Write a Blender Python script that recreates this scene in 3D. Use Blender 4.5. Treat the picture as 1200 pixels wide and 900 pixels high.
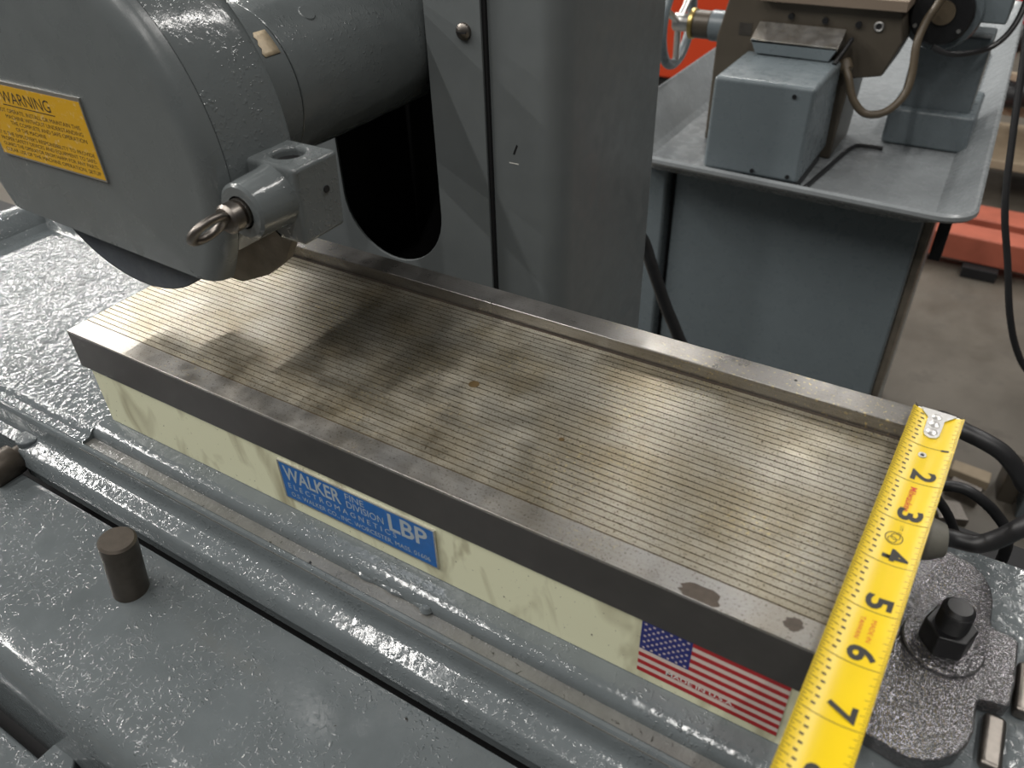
import bpy, bmesh, math, random
from mathutils import Vector, Matrix

for o in list(bpy.data.objects): bpy.data.objects.remove(o)
SC = bpy.context.scene
C = SC.collection
S = 0.0254            # everything below is laid out in inches
PI = math.pi
random.seed(7)

# ------------------------------------------------------------------ camera
cam_d = bpy.data.cameras.new('camera'); cam = bpy.data.objects.new('camera', cam_d); C.objects.link(cam)
R = Matrix(((0.8557651, -0.29255334, 0.42670674),
            (0.51669951, 0.52509204, -0.67623958),
            (-0.02622416, 0.79918139, 0.60051761)))
cam.matrix_world = Matrix.Translation(Vector((17.79, -7.95, 10.10)) * S) @ R.to_4x4()
cam_d.sensor_width = 36.0; cam_d.lens = 916.0 / 1200 * 36
cam_d.clip_start = 0.01; cam_d.clip_end = 100
cam_d.dof.use_dof = True; cam_d.dof.focus_distance = 19.5 * S; cam_d.dof.aperture_fstop = 12.0
SC.camera = cam

# ------------------------------------------------------------------ light
SC.view_settings.view_transform = 'Standard'
SC.view_settings.look = 'None'
SC.view_settings.gamma = 1.0
SC.view_settings.use_curve_mapping = False
SC.view_settings.exposure = 0.0
world = bpy.data.worlds.new('world'); SC.world = world
world.use_nodes = True
world.node_tree.nodes['Background'].inputs[0].default_value = (0.95, 0.96, 1.0, 1)
world.node_tree.nodes['Background'].inputs[1].default_value = 0.08

# rows of long ceiling strip lamps running front to back over the shop
def strip_row(x, z, y0, y1, power, aim_x, width=3.0, col=(1, 0.97, 0.93)):
    l = bpy.data.lights.new('ceiling_strip_lamp', 'AREA'); l.shape = 'RECTANGLE'; l.size = width * S; l.size_y = (y1 - y0) * S
    l.energy = power; l.color = col
    o = bpy.data.objects.new('ceiling_strip_lamp', l); C.objects.link(o)
    o.location = Vector((x, (y0 + y1) / 2, z)) * S
    o.rotation_euler = (0, math.atan2(-(aim_x - x), z), 0)
strip_row(-230, 116, -110, 280, 360, 0)
strip_row(-150, 116, -100, -5, 75, 0)
strip_row(-50, 116, -100, -15, 45, 0)
strip_row(-50, 116, 95, 240, 75, 0)
strip_row(3, 116, 95, 240, 20, 5)
strip_row(3, 116, -100, -30, 26, 5)
strip_row(60, 116, -100, -15, 30, 12)
strip_row(60, 116, 30, 200, 65, 12)

# ------------------------------------------------------------------ materials
def nodes(name):
    m = bpy.data.materials.new(name); m.use_nodes = True
    nt = m.node_tree; return m, nt, nt.nodes['Principled BSDF']
def N(nt, t, **kw):
    n = nt.nodes.new(t)
    for k, v in kw.items():
        if k in n.inputs.keys(): n.inputs[k].default_value = v
        else: setattr(n, k, v)
    return n
def coords(nt, scale=(1, 1, 1), world=False):
    tc = N(nt, 'ShaderNodeNewGeometry' if world else 'ShaderNodeTexCoord'); mp = N(nt, 'ShaderNodeMapping'); mp.inputs['Scale'].default_value = scale
    nt.links.new(tc.outputs['Position' if world else 'Object'], mp.inputs['Vector']); return mp.outputs['Vector']
def noise(nt, vec, scale, detail=2.0, rough=0.5, dist=0.0):
    n = N(nt, 'ShaderNodeTexNoise'); n.inputs['Scale'].default_value = scale; n.inputs['Detail'].default_value = detail
    n.inputs['Roughness'].default_value = rough; n.inputs['Distortion'].default_value = dist
    nt.links.new(vec, n.inputs['Vector']); return n.outputs['Fac']
def ramp(nt, fac, stops):
    r = N(nt, 'ShaderNodeValToRGB'); e = r.color_ramp.elements
    while len(e) < len(stops): e.new(0.5)
    for i, (p, c) in enumerate(stops):
        e[i].position = p; e[i].color = (c, c, c, 1) if not hasattr(c, '__len__') else (*c, 1)
    nt.links.new(fac, r.inputs['Fac']); return r.outputs['Color']
def mix(nt, fac, a, b, blend='MIX'):
    m = N(nt, 'ShaderNodeMix', data_type='RGBA', blend_type=blend)
    if isinstance(fac, float): m.inputs[0].default_value = fac
    else: nt.links.new(fac, m.inputs[0])
    for s, v in ((6, a), (7, b)):
        if hasattr(v, '__len__'): m.inputs[s].default_value = (*v, 1)
        else: nt.links.new(v, m.inputs[s])
    return m.outputs[2]
def bump(nt, h, strength, dist, prev=None):
    b = N(nt, 'ShaderNodeBump'); b.inputs['Strength'].default_value = strength; b.inputs['Distance'].default_value = dist
    nt.links.new(h, b.inputs['Height'])
    if prev: nt.links.new(prev, b.inputs['Normal'])
    return b.outputs['Normal']

def plain(name, col, rough=0.5, metal=0.0, spec=0.5, var=0.0, vs=200):
    m, nt, p = nodes(name)
    p.inputs['Roughness'].default_value = rough; p.inputs['Metallic'].default_value = metal
    p.inputs['Specular IOR Level'].default_value = spec
    v = coords(nt); f = noise(nt, v, vs, 3)
    d = [c * (1 - var) for c in col]; l = [min(1, c * (1 + var)) for c in col]
    nt.links.new(mix(nt, f, d, l), p.inputs['Base Color'])
    return m

def paint(name, col, rough=0.28, lumps=0.0, lump_size=0.2, fine=0.15, dirt=0.15, chips=0.0, coat=0.0, beads=0.0):
    """thick brushed machine enamel: lumpy relief, slight colour drift, optional dark grime"""
    m, nt, p = nodes(name)
    v = coords(nt)
    f = noise(nt, v, 45, 4, 0.6)
    c = mix(nt, ramp(nt, f, [(0.3, 0), (0.7, 1)]), [x * (1 - dirt) for x in col], [x * (1 + dirt * .6) for x in col])
    if chips:
        g = noise(nt, v, 160, 5, 0.65, 0.6)
        c = mix(nt, ramp(nt, g, [(0.74 - chips * .06, 0), (0.77 - chips * .05, 1)]), c, (0.02, 0.018, 0.015))
    nt.links.new(c, p.inputs['Base Color'])
    r = ramp(nt, noise(nt, v, 70, 3), [(0.3, rough * 0.75), (0.75, rough * 1.35)])
    nt.links.new(r, p.inputs['Roughness'])
    p.inputs['Specular IOR Level'].default_value = 0.55
    p.inputs['Coat Weight'].default_value = coat; p.inputs['Coat Roughness'].default_value = 0.12
    nrm = None
    if lumps:
        k = 1.0 / (lump_size * S)
        nrm = bump(nt, noise(nt, v, k * 0.6, 1.5, 0.5, 0.3), min(1.0, lumps), lump_size * S * 0.16 * max(1.0, lumps))
    if beads:
        mk = noise(nt, v, 34, 2)
        h2 = ramp(nt, noise(nt, v, 430, 1.0, 0.5, 0.6), [(0.56, 0), (0.80, 1)])
        h3 = mix(nt, 1.0, h2, ramp(nt, mk, [(0.40, 0.1), (0.62, 1)]), 'MULTIPLY')
        nrm = bump(nt, h3, 1.0, 0.00030 * beads, nrm)
    nrm = bump(nt, noise(nt, v, 900, 3), fine, 0.0004, nrm)
    nt.links.new(nrm, p.inputs['Normal'])
    return m

GREY = (0.135, 0.150, 0.152)
M_guard = paint('guard_enamel', GREY, 0.30, 0.05, 0.6, 0.10, 0.06)
M_guard_rough = paint('cast_enamel', GREY, 0.13, 0.25, 0.35, 0.10, 0.08, beads=1.0)
M_col = paint('column_enamel', (0.15, 0.165, 0.168), 0.38, 0.05, 0.5, 0.12, 0.05)
M_table = paint('table_enamel', (0.14, 0.158, 0.165), 0.08, 2.2, 0.105, 0.15, 0.10, 0.1, beads=1.0)
M_rim = paint('rim_enamel', (0.13, 0.147, 0.153), 0.10, 0.4, 0.16, 0.10, 0.10, 0.5, beads=1.5)
M_base = paint('base_enamel', (0.118, 0.133, 0.138), 0.09, 0.14, 0.25, 0.08, 0.10, 0.4, beads=1.6)
M_lathe = paint('stand_enamel', (0.16, 0.19, 0.205), 0.30, 0.02, 1.2, 0.02, 0.04)
M_pan = paint('pan_enamel', (0.29, 0.31, 0.32), 0.26, 0.02, 2.5, 0.02, 0.08)
M_grime = paint('oily_grime', (0.16, 0.16, 0.15), 0.25, 0.8, 0.10, 0.3, 0.25, 2.0, beads=0.6)
M_black = plain('black_oxide', (0.012, 0.012, 0.013), 0.38, 0.0, 0.5, 0.3)
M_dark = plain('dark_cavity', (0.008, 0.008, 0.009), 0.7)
M_rubber = plain('black_rubber', (0.018, 0.018, 0.019), 0.42, 0, 0.5, 0.3, 90)
M_steel = plain('bright_steel', (0.68, 0.67, 0.65), 0.36, 1.0, 0.5, 0.1, 300)
M_oldsteel = plain('worn_steel', (0.22, 0.20, 0.18), 0.38, 1.0, 0.5, 0.35, 150)
M_darksteel = plain('dark_oiled_steel', (0.10, 0.085, 0.07), 0.42, 0.7, 0.5, 0.35, 150)
M_brown = plain('oiled_brown_iron', (0.10, 0.085, 0.065), 0.38, 0.2, 0.5, 0.15, 40)
M_brass = plain('brass', (0.55, 0.42, 0.16), 0.35, 1.0)
M_orange = plain('orange_enamel', (0.62, 0.055, 0.012), 0.35, 0, 0.5, 0.08, 8)
M_red = plain('faded_red_paint', (0.42, 0.115, 0.07), 0.6, 0, 0.4, 0.35, 14)
M_tan = plain('tan_tag', (0.55, 0.45, 0.31), 0.5, 0, 0.5, 0.3, 400)
M_white = plain('white_print', (0.72, 0.70, 0.66), 0.5)
M_flagwhite = plain('flag_white', (0.66, 0.56, 0.50), 0.45, 0, 0.5, 0.1)
M_flagred = plain('flag_red', (0.40, 0.012, 0.016), 0.42, 0, 0.5, 0.2)
M_flagblue = plain('flag_blue', (0.012, 0.02, 0.17), 0.42, 0, 0.5, 0.2)
M_ink = plain('black_ink', (0.025, 0.024, 0.02), 0.5)
M_redink = plain('red_ink', (0.55, 0.06, 0.03), 0.5)
M_greyink = plain('grey_silver_print', (0.42, 0.47, 0.50), 0.4, 0.1)
M_blue = plain('blue_plate_enamel', (0.012, 0.13, 0.42), 0.32, 0.1, 0.5, 0.25, 200)
M_aluminium = plain('aluminium', (0.62, 0.61, 0.58), 0.35, 1.0)
M_conduit = plain('brown_conduit', (0.11, 0.085, 0.055), 0.42, 0, 0.5, 0.2)
M_rust = paint('raw_rough_casting', (0.22, 0.19, 0.15), 0.6, 0.9, 0.12, 0.5, 0.3)
M_wheel = paint('blue_grey_abrasive', (0.10, 0.115, 0.135), 0.8, 0.5, 0.05, 0.6, 0.15)
M_gland = plain('grey_gland', (0.16, 0.155, 0.13), 0.5, 0, 0.5, 0.3, 120)
M_wood = plain('pale_wood', (0.42, 0.34, 0.24), 0.7, 0, 0.3, 0.2, 30)

def yellow(name, col, worn):
    m, nt, p = nodes(name); v = coords(nt)
    f = noise(nt, v, 330, 5, 0.7)
    c = mix(nt, ramp(nt, f, [(0.62 - .1 * worn, 0), (0.75, 1)]), col, (0.75, 0.62, 0.36))
    nt.links.new(c, p.inputs['Base Color']); p.inputs['Roughness'].default_value = 0.32
    return m
M_warn = yellow('worn_yellow_plate', (0.66, 0.37, 0.012), 0.5)
M_tape = plain('tape_yellow', (0.74, 0.52, 0.006), 0.30, 0, 0.55, 0.06, 60)

# cream enamel with oily smears running down the side
def cream():
    m, nt, p = nodes('cream_enamel')
    v = coords(nt, (1, 1, 0.45)); v0 = coords(nt)
    smear = ramp(nt, noise(nt, v, 38, 3, 0.6, 0.8), [(0.54, 0), (0.74, 0.8)])
    spot = ramp(nt, noise(nt, v0, 420, 3, 0.6), [(0.69, 0), (0.74, 1)])
    c = mix(nt, smear, (0.78, 0.78, 0.55), (0.33, 0.29, 0.17))
    c = mix(nt, spot, c, (0.08, 0.06, 0.04))
    nt.links.new(c, p.inputs['Base Color']); p.inputs['Roughness'].default_value = 0.4
    nt.links.new(bump(nt, noise(nt, v0, 300, 3), 0.08, 0.0006), p.inputs['Normal'])
    return m
M_cream = cream()

# surface-ground steel: fine lay along X, pitting, brownish oil film
def ground(name, col, film, pits, rough, lay=0.25, dirty=True):
    m, nt, p = nodes(name)
    v0 = coords(nt, world=True)          # one continuous pattern over all the strips
    vl = coords(nt, (0.0008, 1, 1), True)
    big = ramp(nt, noise(nt, v0, 26, 4, 0.6), [(0.38, 0), (0.66, 1)])
    lines = noise(nt, vl, 2600, 2)
    c = mix(nt, big, col, film)
    c = mix(nt, ramp(nt, lines, [(0.25, 0.28), (0.7, 0.0)]), c, (0.10, 0.085, 0.06))
    if dirty:
        pit = ramp(nt, noise(nt, v0, 900, 3, 0.65, 0.5), [(0.585, 0), (0.64, pits)])
        c = mix(nt, pit, c, (0.055, 0.04, 0.02))
        pat = ramp(nt, noise(nt, v0, 16, 2), [(0.5, 0), (0.7, 1)])
        br = ramp(nt, noise(nt, v0, 480, 2, 0.6), [(0.60, 0), (0.66, 0.7)])
        c = mix(nt, mix(nt, 1.0, pat, br, 'MULTIPLY'), c, (0.75, 0.60, 0.28))
        nt.links.new(ramp(nt, noise(nt, v0, 60, 4), [(0.3, rough * .8), (0.7, rough * 1.3)]), p.inputs['Roughness'])
    else:
        p.inputs['Roughness'].default_value = rough
    nt.links.new(c, p.inputs['Base Color'])
    p.inputs['Metallic'].default_value = 0.92
    # the grinding lay spreads reflections across it
    p.inputs['Anisotropic'].default_value = lay
    tv = N(nt, 'ShaderNodeCombineXYZ'); tv.inputs[1].default_value = 1.0
    nt.links.new(tv.outputs[0], p.inputs['Tangent'])
    n = bump(nt, noise(nt, v0, 700, 2), 0.06, 0.0002)
    nt.links.new(n, p.inputs['Normal'])
    return m
M_strip = ground('ground_steel_strip', (0.49, 0.46, 0.385), (0.36, 0.315, 0.225), 0.9, 0.36, 0.8)
M_plate = ground('ground_steel_plate', (0.46, 0.45, 0.43), (0.40, 0.37, 0.32), 0.6, 0.34, 0.7)
M_rail = ground('ground_steel_rail', (0.33, 0.32, 0.31), (0.30, 0.285, 0.265), 0.25, 0.32, 0.6)
M_brassline = plain('brass_filler', (0.085, 0.055, 0.02), 0.6, 0.0, 0.3, 0.6, 120)
M_stain = plain('brown_oil_stain', (0.07, 0.055, 0.042), 0.5, 0.3, 0.5, 0.5, 300)
def darkedge():
    m, nt, p = nodes('blued_steel_side'); v = coords(nt)
    f = noise(nt, v, 60, 4, 0.6)
    nt.links.new(mix(nt, f, (0.050, 0.047, 0.044), (0.085, 0.08, 0.075)), p.inputs['Base Color'])
    p.inputs['Roughness'].default_value = 0.42; p.inputs['Metallic'].default_value = 0.4
    return m
M_side = darkedge()

# crinkle-black clamp casting: glittering relief
def crinkle():
    m, nt, p = nodes('crinkle_black_casting'); v = coords(nt)
    p.inputs['Base Color'].default_value = (0.22, 0.215, 0.22, 1)
    p.inputs['Roughness'].default_value = 0.22; p.inputs['Metallic'].default_value = 0.8
    nt.links.new(bump(nt, noise(nt, v, 650, 1.5, 0.6), 1.0, 0.0010), p.inputs['Normal'])
    return m
M_crinkle = crinkle()

def concrete():
    m, nt, p = nodes('shop_concrete'); v = coords(nt)
    f = noise(nt, v, 1.6, 6, 0.65, 0.5); g = noise(nt, v, 9, 5, 0.7)
    c = mix(nt, ramp(nt, f, [(0.35, 0), (0.7, 1)]), (0.10, 0.088, 0.07), (0.19, 0.17, 0.14))
    c = mix(nt, ramp(nt, g, [(0.55, 0), (0.75, 0.6)]), c, (0.07, 0.06, 0.05))
    nt.links.new(c, p.inputs['Base Color'])
    nt.links.new(ramp(nt, g, [(0.3, 0.35), (0.7, 0.6)]), p.inputs['Roughness'])
    return m
M_floor = concrete()

# ------------------------------------------------------------------ mesh helpers
def V(x, y, z): return Vector((x, y, z))
def box(bm, x0, x1, y0, y1, z0, z1):
    vs = [bm.verts.new((x, y, z)) for x in (x0, x1) for y in (y0, y1) for z in (z0, z1)]
    for f in ((0, 1, 3, 2), (4, 6, 7, 5), (0, 4, 5, 1), (2, 3, 7, 6), (0, 2, 6, 4), (1, 5, 7, 3)):
        bm.faces.new([vs[i] for i in f])
def prism(bm, poly, axis, a0, a1):
    """extrude a 2-D outline: axis 'x' takes (y,z), 'y' takes (x,z), 'z' takes (x,y)"""
    def P(u, v, a): return {'x': (a, u, v), 'y': (u, a, v), 'z': (u, v, a)}[axis]
    A = [bm.verts.new(P(u, v, a0)) for u, v in poly]; B = [bm.verts.new(P(u, v, a1)) for u, v in poly]
    n = len(poly)
    for i in range(n): bm.faces.new((A[i], A[(i + 1) % n], B[(i + 1) % n], B[i]))
    bm.faces.new(A[::-1]); bm.faces.new(B)
def frame_for(d):
    d = d.normalized(); a = V(0, 0, 1) if abs(d.z) < 0.9 else V(1, 0, 0)
    u = d.cross(a).normalized(); return u, d.cross(u).normalized()
def lathe(bm, o, d, prof, seg=48, closed=False):
    """revolve (radius, distance along d) around the axis through o"""
    o = Vector(o); d = Vector(d).normalized(); u, w = frame_for(d)
    rings = []
    for r, t in prof:
        if r < 1e-6: rings.append([bm.verts.new(o + d * t)])
        else: rings.append([bm.verts.new(o + d * t + (u * math.cos(2 * PI * k / seg) + w * math.sin(2 * PI * k / seg)) * r) for k in range(seg)])
    pairs = list(zip(rings, rings[1:])) + ([(rings[-1], rings[0])] if closed else [])
    for a, b in pairs:
        for k in range(seg):
            q = (k + 1) % seg
            if len(a) == 1 and len(b) == 1: continue
            if len(a) == 1: bm.faces.new((a[0], b[q], b[k]))
            elif len(b) == 1: bm.faces.new((a[k], a[q], b[0]))
            else: bm.faces.new((a[k], a[q], b[q], b[k]))
def cyl(bm, o, d, r, l, seg=32, ch=0.0):
    c = ch or 0.0
    lathe(bm, o, d, [(0, 0), (r - c, 0), (r, c), (r, l - c), (r - c, l), (0, l)] if c else [(0, 0), (r, 0), (r, l), (0, l)], seg)
def spline(pts, n=10):
    P = [Vector(p) for p in pts]; P = [P[0] * 2 - P[1]] + P + [P[-1] * 2 - P[-2]]
    out = []
    for i in range(1, len(P) - 2):
        for k in range(n):
            t = k / n; a, b, c, d = P[i - 1:i + 3]
            out.append(0.5 * ((2 * b) + (c - a) * t + (2 * a - 5 * b + 4 * c - d) * t * t + (3 * b - a - 3 * c + d) * t ** 3))
    out.append(P[-2]); return out
def tube(bm, pts, r, seg=14, n=10):
    P = spline(pts, n); prev = None; u = None
    first = last = None
    for i, p in enumerate(P):
        d = (P[min(i + 1, len(P) - 1)] - P[max(i - 1, 0)]).normalized()
        if u is None: u, w = frame_for(d)
        else:
            u = (u - d * u.dot(d)).normalized(); w = d.cross(u)
        ring = [bm.verts.new(p + (u * math.cos(2 * PI * k / seg) + w * math.sin(2 * PI * k / seg)) * r) for k in range(seg)]
        if prev:
            for k in range(seg): bm.faces.new((prev[k], prev[(k + 1) % seg], ring[(k + 1) % seg], ring[k]))
        else: first = ring
        prev = ring
    bm.faces.new(first[::-1]); bm.faces.new(prev)
def torus(bm, o, d, R_, r, seg=40, s2=12):
    prof = [(R_ + r * math.cos(2 * PI * k / s2), r * math.sin(2 * PI * k / s2)) for k in range(s2)]
    lathe(bm, o, d, prof, seg, closed=True)
def NB(): return bmesh.new()

def mesh_of(name, bm, mat, smooth=35):
    bmesh.ops.recalc_face_normals(bm, faces=bm.faces[:])
    bmesh.ops.scale(bm, vec=(S, S, S), verts=bm.verts[:])
    me = bpy.data.meshes.new(name); bm.to_mesh(me); bm.free()
    me.materials.append(mat)
    if smooth:
        me.shade_smooth(); me.set_sharp_from_angle(angle=math.radians(smooth))
    return me
def obj(name, bm, mat, parent=None, bevel=0.0, seg=2, smooth=35, label=None):
    me = bm if isinstance(bm, bpy.types.Mesh) else mesh_of(name, bm, mat, smooth)
    o = bpy.data.objects.new(name, me); C.objects.link(o)
    if parent: o.parent = parent
    if bevel:
        b = o.modifiers.new('bevel', 'BEVEL'); b.width = bevel * S; b.segments = seg; b.limit_method = 'ANGLE'; b.angle_limit = math.radians(40)
        b.harden_normals = True
    if label: o['label'] = label
    return o
def thing(name, label, cat, group=None):
    o = bpy.data.objects.new(name, None); C.objects.link(o); o.empty_display_size = 0.02
    o['label'] = label; o['category'] = cat; o['kind'] = 'thing'
    if group: o['group'] = group
    return o
def tag(o, label, cat, group=None):
    o['label'] = label; o['category'] = cat; o['kind'] = 'thing'
    if group: o['group'] = group
    return o
def struct(o, label=None):
    o['kind'] = 'structure'
    if label: o['label'] = label
    return o
def place_base(root, loc):
    """move an Empty to the thing's base, keeping its parts where they are"""
    root.location = Vector(loc) * S
    for c in root.children: c.matrix_parent_inverse = Matrix.Translation(-Vector(loc) * S)
def bm_b(x0, x1, y0, y1, z0, z1):
    bm = NB(); box(bm, x0, x1, y0, y1, z0, z1); return bm
def bm_c(o, d, r, l, seg=32, ch=0.0):
    bm = NB(); cyl(bm, o, d, r, l, seg, ch); return bm
def arc(cx, cy, r, a0, a1, n):
    return [(cx + r * math.cos(math.radians(a0 + (a1 - a0) * k / n)), cy + r * math.sin(math.radians(a0 + (a1 - a0) * k / n))) for k in range(n + 1)]

def lettering(name, body, mat, parent, size, origin, xdir, ydir, width=None, align='LEFT', bend=None, spacing=1.0, thick=0.0):
    """flat print: built-in font turned to a mesh; origin, xdir, ydir in inches; width squeezes to an overall width"""
    cu = bpy.data.curves.new(name, 'FONT'); cu.body = body; cu.size = 1.0; cu.align_x = align; cu.space_character = spacing
    cu.offset = thick; cu.resolution_u = 3
    t = bpy.data.objects.new(name, cu); C.objects.link(t)
    dg = bpy.context.evaluated_depsgraph_get(); me = bpy.data.meshes.new_from_object(t.evaluated_get(dg))
    bpy.data.objects.remove(t); bpy.data.curves.remove(cu)
    xs = [v.co.x for v in me.vertices]; w = max(xs) - min(xs)
    kx = size if width is None else width / w
    X = Vector(xdir).normalized(); Y = Vector(ydir).normalized(); Z = X.cross(Y); O = Vector(origin)
    for v in me.vertices:
        a, b = v.co.x * kx, v.co.y * size
        p = O + X * a + Y * b
        if bend: p += Z * bend(b)
        v.co = p * S
    me.materials.clear(); me.materials.append(mat)
    o = bpy.data.objects.new(name, me); C.objects.link(o); o.parent = parent
    return o

# ================================================================== SETTING
bm = NB(); box(bm, -400, 400, -200, 600, -41, -40)
struct(obj('floor', bm, M_floor, smooth=0), 'brown grey stained concrete shop floor')

M_wall = plain('painted_block_wall', (0.34, 0.33, 0.31), 0.8, 0, 0.3, 0.08, 2)
struct(obj('wall_back', (lambda b: (box(b, -400, 400, 592, 600, -40, 170), b)[1])(NB()), M_wall, smooth=0), 'plain pale shop wall far behind the machines')
struct(obj('wall_right', (lambda b: (box(b, 392, 400, -200, 592, -40, 170), b)[1])(NB()), M_wall, smooth=0), 'plain pale shop wall far beside the machines')

# ================================================================== GRINDER BASE (saddle front below the table)
base = thing('grinder_saddle', 'grey enamelled saddle casting under the sliding table, holding a steel pin', 'machine base')
bm = NB()
prism(bm, [(-1.68, -9), (-1.68, -4.42), (-1.74, -4.32), (-1.9, -4.3), (-4.6, -4.3), (-4.95, -4.33), (-5.2, -4.42), (-5.38, -4.58), (-5.5, -4.82), (-5.56, -5.2),
           (-5.62, -6.0), (-5.66, -6.15), (-5.66, -9)], 'x', -30, 40)
obj('saddle_casting', bm, M_base, base)
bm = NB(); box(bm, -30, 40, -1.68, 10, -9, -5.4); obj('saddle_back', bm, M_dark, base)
bm = NB(); box(bm, -30, 40, -6.4, 10.6, -39.98, -9); obj('pedestal', bm, M_base, base)
bm = NB(); box(bm, -12, 4.35, -9.5, -6.02, -7.6, -6.35); obj('front_apron', bm, M_base, base, 0.08)
bm = NB(); prism(bm, [(4.2, -5.62), (4.9, -5.62), (6.6, -7.2), (6.6, -9.5), (4.2, -9.5)], 'z', -7.6, -6.25); obj('apron_bracket', bm, M_base, base, 0.06)
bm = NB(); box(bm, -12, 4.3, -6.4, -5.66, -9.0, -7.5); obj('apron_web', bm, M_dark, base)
base.rotation_euler.z = -0.006
place_base(base, (0, 0, -40))

# ================================================================== GRINDER TABLE
table = thing('grinder_table', 'long grey lumpy-painted sliding table carrying the magnetic chuck', 'machine table')
X0, X1 = -12.4, 33.0
# flat top, left of and under the chuck
bm = NB()
prism(bm, [(6.3, -3.6), (6.3, -2.75), (-0.34, -2.75), (-0.46, -2.79), (-0.54, -2.87), (-0.60, -2.93), (-0.82, -2.955), (-0.82, -3.6)], 'x', X0, 0.1)
obj('table_top', bm, M_table, table)
bm = NB()
prism(bm, [(6.3, -3.6), (6.3, -2.72), (-0.22, -2.72), (-0.36, -2.76), (-0.45, -2.84), (-0.49, -2.95), (-0.5, -3.6)], 'x', 0.1, X1)
obj('raised_bed', bm, M_rim, table)
bm = NB(); box(bm, 0.1, X1, -0.95, -0.5, -3.5, -3.03)
obj('dirty_channel', bm, M_grime, table, label='oily gritty channel in front of the chuck')
# front rim with rounded shoulder and ledge
bm = NB()
prism(bm, [(-0.80, -4.6), (-0.80, -2.99), (-0.83, -2.965), (-0.90, -2.97), (-0.94, -3.02), (-0.96, -3.15), (-0.97, -3.32), (-0.99, -3.44), (-1.03, -3.52), (-1.09, -3.565), (-1.16, -3.59),
           (-1.38, -3.655), (-1.44, -3.68), (-1.48, -3.72), (-1.52, -3.80), (-1.60, -4.08), (-1.60, -4.13), (-1.50, -4.16), (-1.50, -4.6)], 'x', -2.2, X1)
obj('front_rim', bm, M_rim, table)
bm = NB()
prism(bm, [(-0.80, -4.6), (-0.80, -2.99), (-0.83, -2.965), (-0.90, -2.97), (-0.94, -3.02), (-0.96, -3.15), (-0.98, -3.4), (-1.05, -3.6), (-1.3, -3.75), (-1.32, -4.6)], 'x', X0 - 1.2, -2.2)
obj('end_rim', bm, M_rim, table)
bm = NB(); prism(bm, arc(-2.2, -1.12, 0.33, 0, 360, 20)[:-1], 'z', -3.9, -3.5); obj('corner_boss', bm, M_rim, table, 0.05)
# left end wall and back wall of the trough
bm = NB(); prism(bm, [(X0 - 1.2, -3.6), (X0 - 1.2, -2.1), (X0 - 1.1, -2.0), (X0 - 0.5, -2.0), (X0 - 0.35, -2.08), (X0 - 0.05, -2.6), (X0 + 0.3, -2.76), (X0 + 0.3, -3.6)], 'y', -0.8, 7.2)
obj('end_ridge', bm, M_rim, table)
bm = NB(); prism(bm, [(7.2, -3.6), (7.2, -2.1), (7.1, -2.0), (6.75, -2.0), (6.62, -2.1), (6.42, -2.6), (6.2, -2.77), (6.2, -3.6)], 'x', X0 - 1.2, -0.2)
obj('back_ridge', bm, M_rim, table)
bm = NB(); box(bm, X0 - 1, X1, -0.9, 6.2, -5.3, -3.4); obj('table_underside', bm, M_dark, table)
table.rotation_euler.z = -0.006
place_base(table, (0, 0, -5.3))
table.location = Vector((0, 0, -5.3)) * S
bpy.context.view_layer.update()

# paint runs and scale on the channel edge
random.seed(3)
bm = NB()
pth = [(11.0 - 0.16 * k, -0.51 - 0.03 * math.sin(k * 1.3), -2.98 + 0.02 * math.cos(k)) for k in range(14)]
tube(bm, pth, 0.07, 8, 3); lathe(bm, (10.9, -0.53, -2.97), (0, 0, 1), [(0, -.1), (0.13, -.06), (0.16, 0), (0.1, .08), (0, .1)], 14)
tag(obj('hardened_sealant_strand', bm, M_base), 'grey smear of hardened sealant with a blob end lying in the channel', 'sealant')

# ================================================================== MAGNETIC CHUCK
chuck = thing('magnetic_chuck', 'long magnetic chuck with striped ground steel top and cream body on the table', 'magnetic chuck')
XE = 18.22
obj('body', bm_b(0.32, XE - 0.15, 0.03, 5.95, -2.72, -1.02), M_cream, chuck, 0.03, label='cream enamelled chuck body with oily smears')
# top plate: sides dark, the margin in front ground bright
obj('plate_side', bm_b(0.0, XE, 0.0, 6.0, -1.06, -0.055), M_side, chuck, 0.015, label='dark steel side of the top plate')
obj('front_margin', bm_b(0.004, XE - 0.004, 0.004, 0.552, -0.06, 0.0), M_plate, chuck, 0.012)
strip_me = None
y = 0.56; i = 0
while y < 5.40:
    if strip_me is None:
        o = obj('pole_strip', bm_b(0.01, XE - 0.01, 0.012, 0.148, -0.06, 0.0), M_strip, chuck); strip_me = o
    else:
        o = strip_me.copy(); C.objects.link(o)
    o.location.y = y * S
    y += 0.16; i += 1
obj('brass_separators', bm_b(0.008, XE - 0.008, 0.55, y, -0.06, -0.022), M_brassline, chuck, label='dark brassy lines between the steel strips')
obj('rear_margin', bm_b(0.01, XE - 0.01, y + 0.002, 5.98, -0.06, 0.0), M_stain, chuck, label='brown grime along the foot of the rail')
rail = obj('back_rail', bm_b(0.0, XE - 0.03, 5.58, 6.25, -1.0, 0.335), M_rail, chuck, 0.03, label='raised ground steel stop rail along the rear edge')
obj('rail_pin_hole', bm_c((15.9, 6.0, 0.331), (0, 0, 1), 0.035, 0.006, 12), M_dark, rail)
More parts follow.
